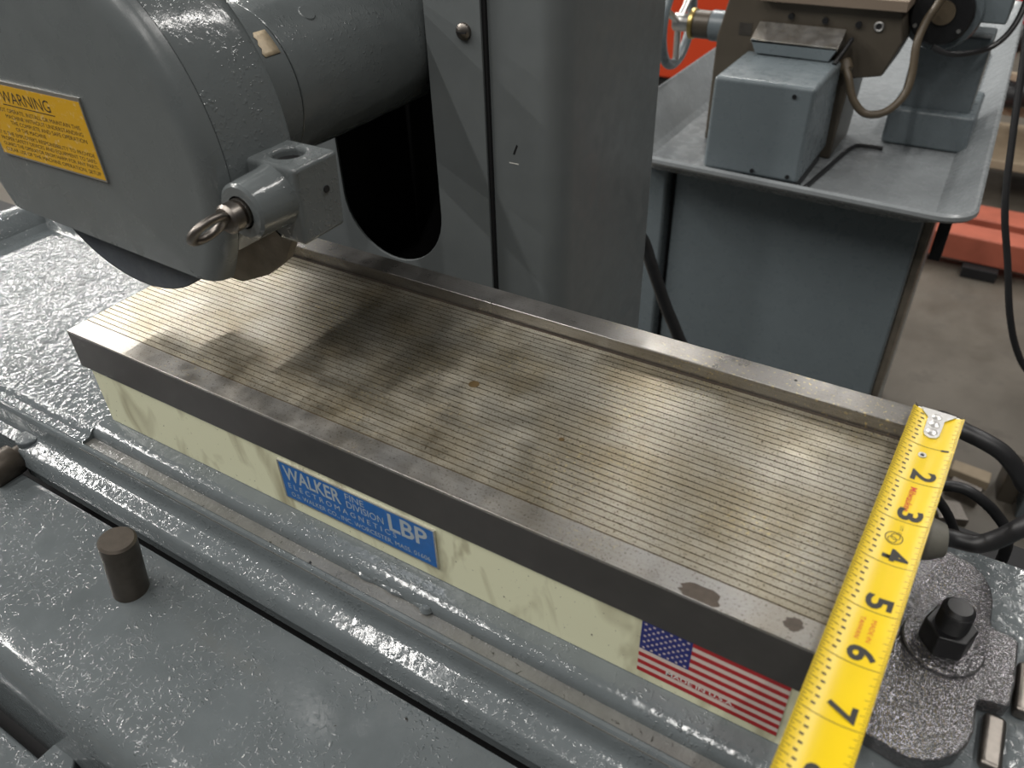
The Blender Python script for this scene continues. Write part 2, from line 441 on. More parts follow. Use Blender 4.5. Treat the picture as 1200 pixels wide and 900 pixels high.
# plug and pits in the ground face
bm = NB(); lathe(bm, (9.9, 3.02, 0.0), (0, 0, 1), [(0, 0.004), (0.10, 0.004), (0.12, 0.0), (0.12, -0.01)], 16); obj('worn_plug', bm, M_brassline, chuck)
bm = NB(); lathe(bm, (12.4, 2.35, 0.0), (0, 0, 1), [(0, 0.004), (0.05, 0.004), (0.06, 0.0), (0.06, -0.01)], 14); obj('worn_plug', bm, M_brassline, chuck)
def stain(x, y, r, sq):
    bm = NB(); rnd = random.Random(int(x * 100))
    poly = [(x + r * math.cos(a) * (1 + rnd.uniform(-.18, .18)), max(0.012, y + r * sq * math.sin(a) * (1 + rnd.uniform(-.18, .18)))) for a in [2 * PI * k / 22 for k in range(22)]]
    prism(bm, poly, 'z', 0.0004, 0.0026); return bm
obj('oil_stain', stain(16.05, 0.15, 0.33, 0.55), M_stain, chuck)
obj('oil_stain', stain(17.45, 0.33, 0.14, 0.9), M_stain, chuck)
# nameplate
npl = obj('nameplate', bm_b(6.69, 10.89, -0.012, 0.031, -2.33, -1.21), M_aluminium, chuck, label='blue and silver maker plate')
obj('plate_field', bm_b(6.74, 10.85, -0.0135, -0.01, -2.295, -1.245), M_blue, npl)
def front_text(body, x, z, h, w, mat, par, nm='lettering', yy=-0.0150, th=0.0):
    return lettering(nm, body, mat, par, h, (x, yy, z), (1, 0, 0), (0, 0, 1), w, thick=th)
front_text('WALKER', 6.84, -1.70, 0.56, 1.62, M_greyink, npl, th=0.02)
front_text('FINE', 8.58, -1.47, 0.26, 0.50, M_greyink, npl)
front_text('DIVISION', 8.58, -1.71, 0.28, 0.98, M_greyink, npl)
front_text('LBP', 9.68, -1.78, 0.68, 0.98, M_greyink, npl, th=0.02)
front_text('E L E C T R O M A G N E T I C S', 6.86, -1.96, 0.22, 3.0, M_greyink, npl)
front_text('O.S. WALKER CO., INC. WORCESTER, MASS. 01606', 6.90, -2.20, 0.19, 3.8, M_greyink, npl)
# flag decal
FX0, FX1, FZ0, FZ1 = 15.21, 17.71, -2.485, -1.07
fl = obj('flag_decal', bm_b(FX0, FX1, 0.022, 0.0305, FZ0, FZ1), M_flagwhite, chuck, label='stars and stripes sticker')
sh = (FZ1 - FZ0) / 13
smesh = {}
for k in range(0, 13, 2):
    x0 = FX0 + 0.86 if k < 7 else FX0
    o = obj('red_stripe', bm_b(x0, FX1, 0.0205, 0.023, FZ1 - (k + 1) * sh, FZ1 - k * sh), M_flagred, fl)
obj('blue_canton', bm_b(FX0, FX0 + 0.9, 0.019, 0.023, FZ1 - 7 * sh, FZ1), M_flagblue, fl)
star = None
for r_ in range(9):
    n_ = 6 if r_ % 2 == 0 else 5
    for k in range(n_):
        cx = FX0 + 0.075 + (0.15 * k if n_ == 6 else 0.15 * k + 0.075); cz = FZ1 - 0.06 - r_ * 0.081
        if star is None:
            bm = NB(); prism(bm, [(q * math.cos(a), q * math.sin(a)) for a, q in [(PI / 2 + PI * j / 5, 0.034 if j % 2 == 0 else 0.015) for j in range(10)]], 'y', 0.0175, 0.0195)
            star = obj('star', bm, M_flagwhite, fl); o = star
        else:
            o = star.copy(); C.objects.link(o)
        o.location = V(cx, 0, cz) * S
front_text('MADE IN U.S.A.', FX0 + 0.52, FZ1 - 11.0 * sh + 0.02, 0.155, 1.22, M_white, fl, yy=0.0180, th=0.012)
# cable gland on the end
bm = NB(); lathe(bm, (XE - 0.1, 3.9, -0.95), (1, 0.25, 0.06), [(0, 0), (0.5, 0), (0.5, 0.35), (0.44, 0.45), (0.40, 0.95), (0.30, 1.2), (0, 1.2)], 28)
obj('cable_gland', bm, M_gland, chuck, label='grey conical cable gland on the chuck end')
place_base(chuck, (9.1, 3, -2.72))
for o in chuck.children:
    if o.name.startswith('pole_strip'): pass

# ================================================================== CLAMP AND STUD AT THE CHUCK'S END
cl = thing('clamp_plate', 'black crinkle-finish clamp plate bolted to the table beyond the tape', 'clamp')
bm = NB()
prism(bm, [(18.3, 0.85), (19.03, 0.72), (19.57, 0.63), (19.85, 0.70), (20.08, 0.86), (20.3, 1.1), (20.42, 1.38), (20.47, 1.65), (20.46, 2.15), (20.47, 2.25), (20.53, 2.33), (20.93, 2.41),
           (20.98, 2.95), (20.97, 3.85), (20.94, 3.93), (20.86, 3.97), (20.6, 3.98), (20.53, 4.02), (20.50, 4.12), (20.49, 4.63), (20.42, 4.95), (20.27, 5.24), (20.05, 5.43), (19.64, 5.55), (18.3, 5.5)], 'z', -2.70, -2.33)
obj('plate', bm, M_crinkle, cl, 0.05, 3)
bm = NB(); lathe(bm, (19.78, 3.12, -2.34), (0, 0, 1), [(0.2, 0), (0.66, 0), (0.68, 0.03), (0.68, 0.09), (0.65, 0.115), (0.2, 0.115)], 40, closed=True); obj('washer', bm, M_crinkle, cl)
bm = NB(); prism(bm, arc(19.78, 3.12, 0.44, 10, 370, 6)[:-1], 'z', -2.22, -1.72); obj('nut', bm, M_black, cl, 0.04)
bm = NB()
prof = [(0, -2.6)]
for k in range(16):
    z = -1.72 + k * 0.026; prof += [(0.275, z), (0.245, z + 0.013)]
prof += [(0.26, -1.30), (0.2, -1.24), (0, -1.23)]
lathe(bm, (19.78, 3.12, 0), (0, 0, 1), prof, 32); obj('threaded_stud', bm, M_black, cl)
place_base(cl, (19.8, 3.1, -2.70))
bm = NB(); box(bm, 20.62, 20.98, 1.25, 2.3, -2.72, -2.5)
tag(obj('packing_block', bm, M_oldsteel, None, 0.1, 3), 'worn bare steel packing piece tucked under the clamp notch', 'steel block')
bm = NB(); box(bm, 21.02, 21.3, 2.5, 3.6, -2.72, -2.42)
tag(obj('t_slot_bolt', bm, M_oldsteel, None, 0.1, 3), 'bare steel lug beside the clamp plate', 'steel block')

# ================================================================== STEEL PINS
bm = NB(); d = Vector((0.13, 0.06, 1.0)); cyl(bm, Vector((3.93, -2.77, -4.34)), d, 0.40, 1.78, 36, 0.05)
pin = tag(obj('stop_pin', bm, M_darksteel), 'dark steel pin standing upright on the grey saddle', 'pin')
bm = NB(); lathe(bm, (-2.35, -1.33, -3.98), (0, -1, -0.05), [(0, 0), (0.28, 0), (0.28, 0.2), (0.42, 0.22), (0.44, 0.27), (0.44, 1.0), (0.40, 1.06), (0, 1.06)], 32)
tag(obj('trip_stud', bm, M_darksteel), 'dark steel stud sticking out sideways from the table rim', 'stud')

# ================================================================== COLUMN
col = thing('grinder_column', 'tall grey machine column with a black oval slot behind the wheel head', 'machine column')
ZT = 22.0
bm = NB()
YC = 11.0
# C-section body open at the front behind the slot; large rounded right corner
right = [(5.4, YC + 0.12), (6.95, YC + 0.12)] + [(6.95 + 0.75 * math.sin(a), YC + 0.87 - 0.75 * math.cos(a)) for a in [PI / 2 * k / 8 for k in range(1, 9)]]
out = right + [(7.75, 17.9), (7.6, 18.2), (-3.6, 18.2), (-3.6, YC + 0.12), (-1.2, YC + 0.12), (-1.2, 17.4), (3.8, 17.4), (3.8, YC + 0.12)]
prism(bm, out, 'z', -39.98, ZT); obj('column_body', bm, M_col, col)
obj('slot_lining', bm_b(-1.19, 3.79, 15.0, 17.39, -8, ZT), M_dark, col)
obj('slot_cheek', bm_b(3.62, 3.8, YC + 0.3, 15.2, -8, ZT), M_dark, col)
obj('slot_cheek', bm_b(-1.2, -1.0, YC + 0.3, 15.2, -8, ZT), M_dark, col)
bm = NB()
sx, sr, sz = 1.32, 2.07, -0.72
# cover plate with a U slot
U = [(sx + sr * math.cos(math.radians(a)), sz + sr * math.sin(math.radians(a))) for a in range(0, -181, -9)]
outline = [(5.27, ZT), (5.27, -8.9), (-3.5, -8.9), (-3.5, ZT), (sx - sr, ZT)] + U[::-1] + [(sx + sr, ZT)]
prism(bm, outline, 'y', YC - 0.10, YC - 0.01); obj('cover_plate', bm, M_col, col, 0.018, 2)
obj('plate_joint', bm_b(5.2, 5.36, YC + 0.0, YC + 0.119, -8.9, ZT), M_dark, col)
bm = NB(); lathe(bm, (4.72, YC - 0.09, 5.0), (0, -1, 0), [(0.24, 0), (0.22, 0.09), (0.12, 0.16), (0, 0.17)], 20); sc = obj('cover_screw', bm, M_oldsteel, col)
obj('screw_slot', bm_b(4.56, 4.88, YC - 0.27, YC - 0.24, 4.98, 5.02), M_dark, sc)
# scratch marks
bm = NB(); prism(bm, [(6.05, 1.72), (6.11, 1.70), (6.23, 1.98), (6.18, 2.02)], 'y', YC + 0.115, YC + 0.118); obj('paint_scratch', bm, M_dark, col)
obj('paint_scratch', bm_b(5.92, 6.24, YC + 0.115, YC + 0.118, 1.42, 1.455), M_white, col)
place_base(col, (1.3, 14.5, -40))

# ================================================================== WHEEL HEAD
head = thing('wheel_head', 'grey spindle head with round wheel guard hanging above the chuck', 'grinder head')
AX, AZ = 1.3, 4.36
def cut(bm, co, no):
    r = bmesh.ops.bisect_plane(bm, geom=bm.verts[:] + bm.edges[:] + bm.faces[:], plane_co=co, plane_no=no, clear_outer=True)
    ed = [e for e in r['geom_cut'] if isinstance(e, bmesh.types.BMEdge)]
    bmesh.ops.triangle_fill(bm, edges=ed, use_beauty=True)
cn = Vector((-0.045, 0, -1)).normalized(); cp = (5.0, 0, 2.06)
RG = 4.26
bm = NB(); lathe(bm, (AX, 0, AZ), (0, 1, 0), [(0, 1.03), (RG - .48, 1.03), (RG - .30, 1.055), (RG - .15, 1.12), (RG - .05, 1.22), (RG, 1.36), (RG, 1.50), (RG - .22, 1.50), (RG - .22, 1.25), (0, 1.25)], 128)
cut(bm, cp, cn); obj('guard_cover', bm, M_guard, head)
bm = NB(); lathe(bm, (AX, 0, AZ), (0, 1, 0), [(RG - .01, 1.525), (RG + .0, 1.6), (RG + .02, 3.0), (RG - .02, 3.2), (RG - .12, 3.33), (RG - .26, 3.37), (1.2, 3.37), (1.2, 3.2), (RG - .25, 3.15), (RG - .25, 1.525)], 128, closed=True)
cut(bm, (5.2, 0, 2.75), Vector((-0.1, 0, -1)).normalized()); obj('guard_body', bm, M_guard_rough, head)
bm = NB(); lathe(bm, (AX, 1.62, AZ), (0, 1, 0), [(0, 0), (3.52, 0), (3.55, 0.03), (3.55, 0.72), (3.52, 0.75), (0, 0.75)], 128); obj('grinding_wheel', bm, M_wheel, head, label='dark blue-grey abrasive wheel showing below its guard')
# rough inner casting behind the wheel
bm = NB(); prism(bm, [(1.0, 1.2), (2.2, 0.72), (3.2, 0.75), (4.2, 1.2), (4.9, 1.75), (5.3, 2.4), (5.4, 3.2), (1.0, 3.2)], 'y', 2.95, 3.18); obj('rough_back_casting', bm, M_rust, head, label='rough brown unpainted casting behind the wheel')
# spindle nose and housing
bm = NB(); lathe(bm, (AX, 0, AZ + .03), (0, 1, 0), [(0, 3.3), (2.25, 3.3), (2.18, 3.5), (2.06, 3.8), (2.05, 5.82), (2.03, 5.84), (1.8, 5.84), (0, 5.84)], 96); obj('spindle_nose', bm, M_guard, head)
bm = NB(); lathe(bm, (AX, 0, AZ + .03), (0, 1, 0), [(0, 5.93), (1.97, 5.93), (1.99, 5.95), (2.0, 6.1), (2.0, 14.4), (0, 14.4)], 96); hs = obj('spindle_housing', bm, M_guard_rough, head)
bm = NB(); lathe(bm, (AX, 5.86, AZ + .03), (0, 1, 0), [(1.7, -.04), (1.93, -.04), (1.93, .1), (1.7, .1)], 96, closed=True); obj('joint_ring', bm, M_dark, head)
a = math.radians(52); rd = Vector((math.cos(a), 0, math.sin(a)))
obj('plug_screw', bm_c(Vector((AX, 7.3, AZ + .03)) + rd * 1.93, rd, 0.22, 0.09, 24, 0.02), M_guard, head)
# tan paper tag left on the nose
bm = NB()
vs = []
for k in range(7):
    a = math.radians(31 + k * 2.8); r_ = 2.066
    for yy in (5.22 - 0.05 * (k % 2) + 0.02 * k, 5.70): vs.append(bm.verts.new((AX + r_ * math.cos(a), yy, AZ + .03 + r_ * math.sin(a))))
for k in range(6): bm.faces.new((vs[2 * k], vs[2 * k + 1], vs[2 * k + 3], vs[2 * k + 2]))
tg = obj('tan_tag', bm, M_tan, head, label='torn tan paper tag'); so = tg.modifiers.new('s', 'SOLIDIFY'); so.thickness = 0.01 * S; so.offset = 1
# lug block with a vertical hole
LX0, LX1, LY0, LY1, LZ0, LZ1 = 5.1, 6.84, 1.98, 3.2, 2.98, 4.6
bm = NB()
hx, hy, hr = 6.06, 2.62, 0.31
def plate_with_hole(bm, z, up):
    n = 32
    c = [bm.verts.new((hx + hr * math.cos(2 * PI * k / n), hy + hr * math.sin(2 * PI * k / n), z)) for k in range(n)]
    return c
n = 32
ring_t = plate_with_hole(bm, LZ1, True); ring_b = plate_with_hole(bm, LZ1 - 1.0, True)
sq = []
for k in range(n):
    a = 2 * PI * k / n; dx, dy = math.cos(a), math.sin(a)
    ts = []
    if dx > 1e-9: ts.append((LX1 - hx) / dx)
    if dx < -1e-9: ts.append((LX0 - hx) / dx)
    if dy > 1e-9: ts.append((LY1 - hy) / dy)
    if dy < -1e-9: ts.append((LY0 - hy) / dy)
    t = min(ts); sq.append([hx + dx * t, hy + dy * t])
for cx, cy in ((LX0, LY0), (LX0, LY1), (LX1, LY0), (LX1, LY1)):
    j = min(range(n), key=lambda q: (sq[q][0] - cx) ** 2 + (sq[q][1] - cy) ** 2); sq[j] = [cx, cy]
top = [bm.verts.new((p[0], p[1], LZ1)) for p in sq]
bot = [bm.verts.new((p[0] - (0.10 if p[0] > 6.5 else 0), p[1], LZ0 + (0.0 if p[0] > 6 else 0.1))) for p in sq]
for k in range(n):
    q = (k + 1) % n
    bm.faces.new((ring_t[k], ring_t[q], top[q], top[k])); bm.faces.new((ring_t[q], ring_t[k], ring_b[k], ring_b[q]))
    bm.faces.new((top[k], top[q], bot[q], bot[k]))
bm.faces.new(ring_b); bm.faces.new(bot[::-1])
bmesh.ops.dissolve_limit(bm, angle_limit=0.02, verts=bm.verts[:], edges=bm.edges[:])
lug = obj('lug_block', bm, M_guard_rough, head, 0.10, 3)
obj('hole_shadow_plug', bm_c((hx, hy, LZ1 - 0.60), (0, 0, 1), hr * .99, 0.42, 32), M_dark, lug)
obj('side_hole', bm_c((LX1 - 0.045, 2.75, 3.93), (1, 0, 0), 0.075, 0.03, 20), M_dark, lug)
# boss with eye bolt
bx, bz = 6.12, 3.93
bm = NB(); lathe(bm, (bx, 0, bz), (0, 1, 0), [(0.33, 1.12), (0.50, 1.12), (0.56, 1.17), (0.58, 1.4), (0.60, 1.9), (0.66, 2.05), (0.66, 2.2), (0.33, 2.2)], 40, closed=True); obj('boss', bm, M_guard_rough, head)
obj('boss_bore', bm_c((bx, 1.25, bz), (0, 1, 0), 0.34, 0.2, 28), M_dark, head)
bm = NB()
lathe(bm, (bx, 0, bz), (0, 1, 0), [(0, 0.72), (0.24, 0.72), (0.29, 0.78), (0.29, 0.98), (0.22, 1.0), (0.22, 1.05), (0.29, 1.06), (0.29, 1.4), (0, 1.4)], 28)
eb = obj('eye_bolt', bm, M_oldsteel, head, label='bare steel eye bolt')
bm = NB(); torus(bm, (bx, 0.33, bz), V(0.77, 0, -0.64), 0.30, 0.085, 40, 12)
for v in bm.verts: v.co.y = 0.33 + (v.co.y - 0.33) * 1.25
obj('eye_ring', bm, M_oldsteel, eb)
# rib joining guard and lug
bm = NB(); prism(bm, [(4.7, 2.0), (5.2, 1.98), (5.2, 3.1), (4.7, 3.1)], 'z', 2.98, 4.55); obj('lug_web', bm, M_guard_rough, head, 0.1, 3)
# warning plate
wp = obj('warning_plate', bm_b(-1.48, 2.28, 0.985, 1.032, 3.84, 5.58), M_aluminium, head, label='worn yellow warning plate')
obj('yellow_field', bm_b(-1.44, 2.25, 0.982, 0.988, 3.88, 5.50), M_warn, wp)
def wtext(body, x, z, h, w): return front_text(body, x - 0.17, z - 0.09, h, w, M_ink, wp, yy=0.9805)
wtext('WARNING', -0.43, 5.22, 0.36, 1.75)
obj('rule', bm_b(-0.62, 1.23, 0.9802, 0.983, 5.065, 5.085), M_ink, wp)
for k, (t_, x, w) in enumerate([('DO NOT OPERATE, INSTALL OR MAINTAIN THIS', -1.05, 3.2), ('MACHINE WITHOUT UNDERSTANDING', -0.55, 2.72), ('THE COMPLETE AND SAFE OPERATION', -0.45, 2.68), ('OF THE MACHINE', -0.35, 1.1)]):
    wtext(t_, x, 4.99 - k * 0.135, 0.125, w)
for k, (t_, x, w) in enumerate([("IT IS THE EMPLOYER'S RESPONSIBILITY TO PROVIDE", -1.1, 3.42), ('PROPER SAFETY DEVICES AND EQUIPMENT TO SAFE-', -1.1, 3.42), ('GUARD THE OPERATOR FROM HARM FOR ANY PARTI-', -1.1, 3.42), ('CULAR USE OF THE MACHINE OPERATION, SETUP', -1.1, 3.42)]):
    wtext(t_, x, 4.44 - k * 0.13, 0.12, w)
obj('rivet', bm_c((4.4, 1.3, 5.6), (0.5, -1, 0.3), 0.05, 0.08, 14, 0.015), M_guard, head)
place_base(head, (1.3, 6, 0.8))

# ================================================================== TAPE MEASURE
tape = thing('tape_measure', 'yellow steel tape rule stretched across the right end of the chuck', 'tape measure')
P0 = V(18.55, 5.96, 0.50); d = V(-0.040, -1.0, -0.062).normalized(); sx_ = V(1, -0.04, 0).normalized(); sx_ = (sx_ - d * sx_.dot(d)).normalized(); up = sx_.cross(-d).normalized()
if up.z < 0: up = -up
HW = 0.445; CURV = 0.42
def bend(u): return CURV * u * u
def TP(t, u, h=0.0): return P0 + d * t + sx_ * u + up * (bend(u) + h)
LEN = 11.5
bm = NB()
nu = 14; ring = []
for t in (0.0, LEN):
    ring.append(([bm.verts.new(TP(t, -HW + 2 * HW * k / nu)) for k in range(nu + 1)], [bm.verts.new(TP(t, -HW + 2 * HW * k / nu, -0.012)) for k in range(nu + 1)]))
(a0, b0), (a1, b1) = ring
for k in range(nu):
    bm.faces.new((a0[k], a0[k + 1], a1[k + 1], a1[k])); bm.faces.new((b0[k + 1], b0[k], b1[k], b1[k + 1]))
    bm.faces.new((a0[k], b0[k], b0[k + 1], a0[k + 1])); bm.faces.new((a1[k + 1], b1[k + 1], b1[k], a1[k]))
bm.faces.new((a0[0], a1[0], b1[0], b0[0])); bm.faces.new((a0[nu], b0[nu], b1[nu], a1[nu]))
blade = obj('blade', bm, M_tape, tape)
bm = NB()
def quad(bm, t0, t1, u0, u1, h=0.0035):
    n_ = max(1, int(abs(u1 - u0) / 0.1))
    for k in range(n_):
        ua, ub = u0 + (u1 - u0) * k / n_, u0 + (u1 - u0) * (k + 1) / n_
        bm.faces.new([bm.verts.new(TP(t, u, h)) for t, u in ((t0, ua), (t0, ub), (t1, ub), (t1, ua))])
for k in range(1, int(LEN * 16)):
    t = k / 16; w = 0.006
    L = 0.15 if k % 4 == 0 else (0.125 if k % 2 == 0 else 0.075)
    if k % 16 == 0: quad(bm, t - w, t + w, -HW, HW if k > 16 else HW * .8)
    else:
        quad(bm, t - w, t + w, -HW, -HW + L); quad(bm, t - w * .7, t + w * .7, HW - L * .8, HW)
    if k % 2 == 0 and k % 16: quad(bm, t - 0.017, t + 0.017, -HW + L + 0.035, -HW + L + 0.10)
for k in range(1, int(LEN * 32), 2):
    t = k / 32; quad(bm, t - .004, t + .004, -HW, -HW + 0.05); quad(bm, t - .004, t + .004, HW - 0.05, HW)
obj('graduation_marks', bm, M_ink, tape, smooth=0)
bnd = lambda off: (lambda b: bend(b + off) + 0.004)
def tape_text(body, t, u, h, w, mat, th=0.02, nm='numeral'):
    o = TP(t, 0) + sx_ * u
    return lettering(nm, body, mat, tape, h, o, d, sx_, w, bend=lambda b: bend(b + u) + 0.006, thick=th)
for k in range(2, 12):
    s_ = str(k)
    tape_text(s_, k - (0.34 if k < 10 else 0.5), -0.07, 0.52, 0.27 if k < 10 else 0.45, M_ink, 0.03)
tape_text('1', 0.9, 0.24, 0.18, 0.05, M_ink, 0.01)
tape_text('Milwaukee', 2.12, -0.02, 0.16, 0.62, M_redink, 0.01, 'lettering')
tape_text('MADE IN', 5.14, 0.10, 0.10, 0.42, M_redink, 0.0, 'lettering'); tape_text('TAIWAN', 5.14, -0.06, 0.10, 0.42, M_redink, 0.0, 'lettering')
tape_text('1 FT  12', 3.10, 0.03, 0.08, 0.2, M_ink, 0.0, 'lettering')
bm = NB()
def ringmark(bm, t0, u0, r0, r1, n_=28):
    for k in range(n_):
        a, b = 2 * PI * k / n_, 2 * PI * (k + 1) / n_
        bm.faces.new([bm.verts.new(TP(t0 + r * math.cos(q), u0 + r * math.sin(q), 0.005)) for r, q in ((r0, a), (r0, b), (r1, b), (r1, a))])
ringmark(bm, 3.42, 0.0, 0.125, 0.14); ringmark(bm, 3.38, 0.02, 0.06, 0.072, 20); ringmark(bm, 3.46, -0.02, 0.06, 0.072, 20)
obj('approval_mark', bm, M_ink, tape, smooth=0)
# hook: tongue with rivets, bent lip at the end
hk = None
bm = NB()
out = [(-0.03, -0.30), (-0.03, 0.30), (0.06, 0.26), (0.18, 0.145), (0.62, 0.135), (0.71, 0.10), (0.75, 0.0), (0.71, -0.10), (0.62, -0.135), (0.18, -0.145), (0.06, -0.26)]
A = [bm.verts.new(TP(t, u, 0.03)) for t, u in out]; B = [bm.verts.new(TP(t, u, 0.004)) for t, u in out]
for k in range(len(out)): q = (k + 1) % len(out); bm.faces.new((A[k], A[q], B[q], B[k]))
bm.faces.new(A); bm.faces.new(B[::-1])
hk = obj('hook', bm, M_steel, tape, label='bright riveted steel end hook')
bm = NB()
pts = [(-0.03, -0.40, 0.10), (-0.03, 0.40, 0.10), (-0.03, 0.40, -0.32), (-0.03, 0.25, -0.45), (-0.03, -0.25, -0.45), (-0.03, -0.40, -0.32)]
pts = [(-.03, -.43, .10), (-.03, -.36, .02), (-.03, .36, .02), (-.03, .43, .10), (-.03, .43, -.3), (-.03, .25, -.42), (-.03, -.25, -.42), (-.03, -.43, -.3)]
A = [bm.verts.new(P0 + d * t + sx_ * u + up * h) for t, u, h in pts]; B = [bm.verts.new(P0 + d * (t - 0.04) + sx_ * u + up * h) for t, u, h in pts]
for k in range(len(pts)): q = (k + 1) % len(pts); bm.faces.new((A[k], A[q], B[q], B[k]))
bm.faces.new(A); bm.faces.new(B[::-1]); obj('hook_lip', bm, M_steel, hk)
for t in (0.12, 0.35, 0.58):
    bm = NB(); lathe(bm, TP(t, 0, 0.028), up, [(0.098, 0), (0.094, 0.016), (0.05, 0.034), (0, 0.04)], 18); obj('rivet', bm, M_steel, hk)
bm = NB(); lathe(bm, TP(1.25, -0.02, 0.003), up, [(0.035, 0), (0.075, 0), (0.07, 0.015), (0.04, 0.015)], 20, closed=True); ey = obj('eyelet', bm, M_steel, tape)
bm = NB(); cyl(bm, TP(1.25, -0.02, 0.002), up, 0.04, 0.004, 16); obj('eyelet_hole', bm, M_dark, ey)
place_base(tape, tuple(P0 + V(0, 0, -.4)))

# ================================================================== CABLES BY THE CHUCK
bm = NB(); tube(bm, [(18.95, 4.2, -0.93), (19.38, 4.5, -1.06), (19.78, 4.55, -1.04), (20.05, 4.6, -0.84), (20.35, 4.7, -0.42), (20.75, 5.1, -0.05), (21.1, 5.8, 0.1), (21.15, 6.5, -0.15), (20.85, 6.75, -0.9),
    (20.5, 6.6, -1.0), (20.23, 6.35, -0.56), (19.98, 6.3, -0.28), (19.74, 6.3, -0.12), (19.41, 6.32, -0.02), (19.1, 6.4, 0.0), (18.8, 6.7, -0.1), (18.6, 7.3, -0.6), (18.5, 7.9, -2.0), (18.4, 8.4, -5)], 0.17, 16, 10)
tag(obj('power_cable', bm, M_rubber), 'thick black rubber cable looping from the grey gland on the chuck end', 'cable')
bm = NB(); tube(bm, [(18.75, 7.3, -2.6), (19.0, 7.2, -2.25), (19.25, 7.2, -2.08), (19.59, 7.2, -2.01), (19.96, 7.2, -2.14), (20.34, 7.2, -2.41), (20.66, 7.2, -2.82), (20.8, 7.2, -3.6), (20.8, 7.3, -6)], 0.12, 14, 10)
tag(obj('control_cable', bm, M_rubber), 'thinner dark cable arching behind the tape and the thick cable', 'cable')
bm = NB(); tube(bm, [(18.9, 8, -2.9), (19.2, 8.0, -3.1), (19.58, 8.0, -3.5), (19.9, 8.0, -4.0), (20.2, 8.0, -4.5), (20.4, 8.0, -6.5)], 0.11, 12, 10)
tag(obj('control_cable', bm, M_rubber), 'dark cable dropping steeply behind the grey gland', 'cable')
bm = NB(); tube(bm, [(5.6, 18.0, -3.2), (5.5, 19.2, -3.5), (5.0, 21.5, -4.6), (4.95, 23.3, -6.0), (5.3, 24, -7.0), (5.75, 24, -8.0), (6.2, 24, -9.0), (6.75, 24, -10.2), (7.5, 24, -11.6), (8.6, 24, -14), (9.0, 24, -20), (9.0, 24.5, -39.9)], 0.30, 14, 8)
tag(obj('supply_cable', bm, M_rubber), 'dark grey cable sagging between the column and the stand cabinet', 'cable')
bm = NB(); tube(bm, [(17.6, 34, 3.5), (18.2, 33, 0.5), (18.75, 32, -2.2), (19.4, 31, -5.0), (20.3, 30.5, -7.4), (21.2, 30, -9.8), (22.2, 30, -11.7), (24, 30, -14), (26, 30, -20), (27, 30, -39.9)], 0.15, 12, 8)
tag(obj('hanging_cable', bm, M_rubber), 'black cable hanging in front of the red beams beside the chip pan', 'cable')

# ================================================================== BACKGROUND STAND WITH CHIP PAN
stand = thing('machine_stand', 'grey cabinet stand with a shallow flared chip pan behind the grinder', 'machine stand')
obj('cabinet', bm_b(2.9, 16.35, 34.4, 66, -39.98, -7.27), M_lathe, stand, 0.15, 2)
obj('corner_post', bm_b(1.35, 2.55, 33.9, 36, -39.98, -7.27), M_lathe, stand, 0.2, 2)
obj('post_gap', bm_b(2.5, 2.95, 34.9, 40, -39.98, -7.27), M_dark, stand)
obj('cabinet_edge', bm_b(16.36, 16.75, 35.2, 40, -20, -7.27), M_rust, stand, 0.05)
obj('pan_bracket', bm_b(17.0, 17.6, 36.0, 38.2, -10.6, -7.27), M_black, stand, 0.05)
def rrect(x0, x1, y0, y1, r, n_=6):
    return arc(x1 - r, y1 - r, r, 0, 90, n_) + arc(x0 + r, y1 - r, r, 90, 180, n_) + arc(x0 + r, y0 + r, r, 180, 270, n_) + arc(x1 - r, y0 + r, r, 270, 360, n_)
bm = NB()
loops = []
px0, px1, py0, py1 = -0.5, 18.45, 30.7, 82
for ins, z, r in ((2.0, -7.12, 0.8), (1.65, -7.1, 1.0), (0.3, -5.95, 1.5), (0.16, -5.84, 1.6), (0.02, -5.82, 1.7), (-0.1, -5.9, 1.75), (-0.12, -6.08, 1.75), (-0.02, -6.22, 1.7), (0.15, -6.26, 1.7), (1.75, -7.22, 1.0), (2.0, -7.25, 0.9)):
    loops.append([bm.verts.new((x - (max(0, y - 31) * 0.022 if x > 10 else 0), y + (max(0, 18 - x) * 0.045 if y < 40 else 0), z)) for x, y in rrect(px0 + ins, px1 - ins, py0 + ins, py1 - ins, r)])
for a, b in zip(loops, loops[1:]):
    for k in range(len(a)): q = (k + 1) % len(a); bm.faces.new((a[k], a[q], b[q], b[k]))
bm.faces.new(loops[0]); bm.faces.new(loops[-1][::-1])
obj('chip_pan', bm, M_pan, stand, smooth=26, label='shallow grey sheet-metal tray with flared rim')
bm = NB(); prism(bm, [(1.0, -7.05), (-0.75, -4.75), (-0.9, -4.8), (0.8, -7.1)], 'y', 33, 81); obj('splash_guard', bm, M_pan, stand)
obj('pan_reflection_slab', bm_b(12.4, 16.2, 50, 66, -7.12, -6.7), M_lathe, stand, 0.1)  # darker slab stands in for a reflection on the pan floor
place_base(stand, (9, 50, -40))

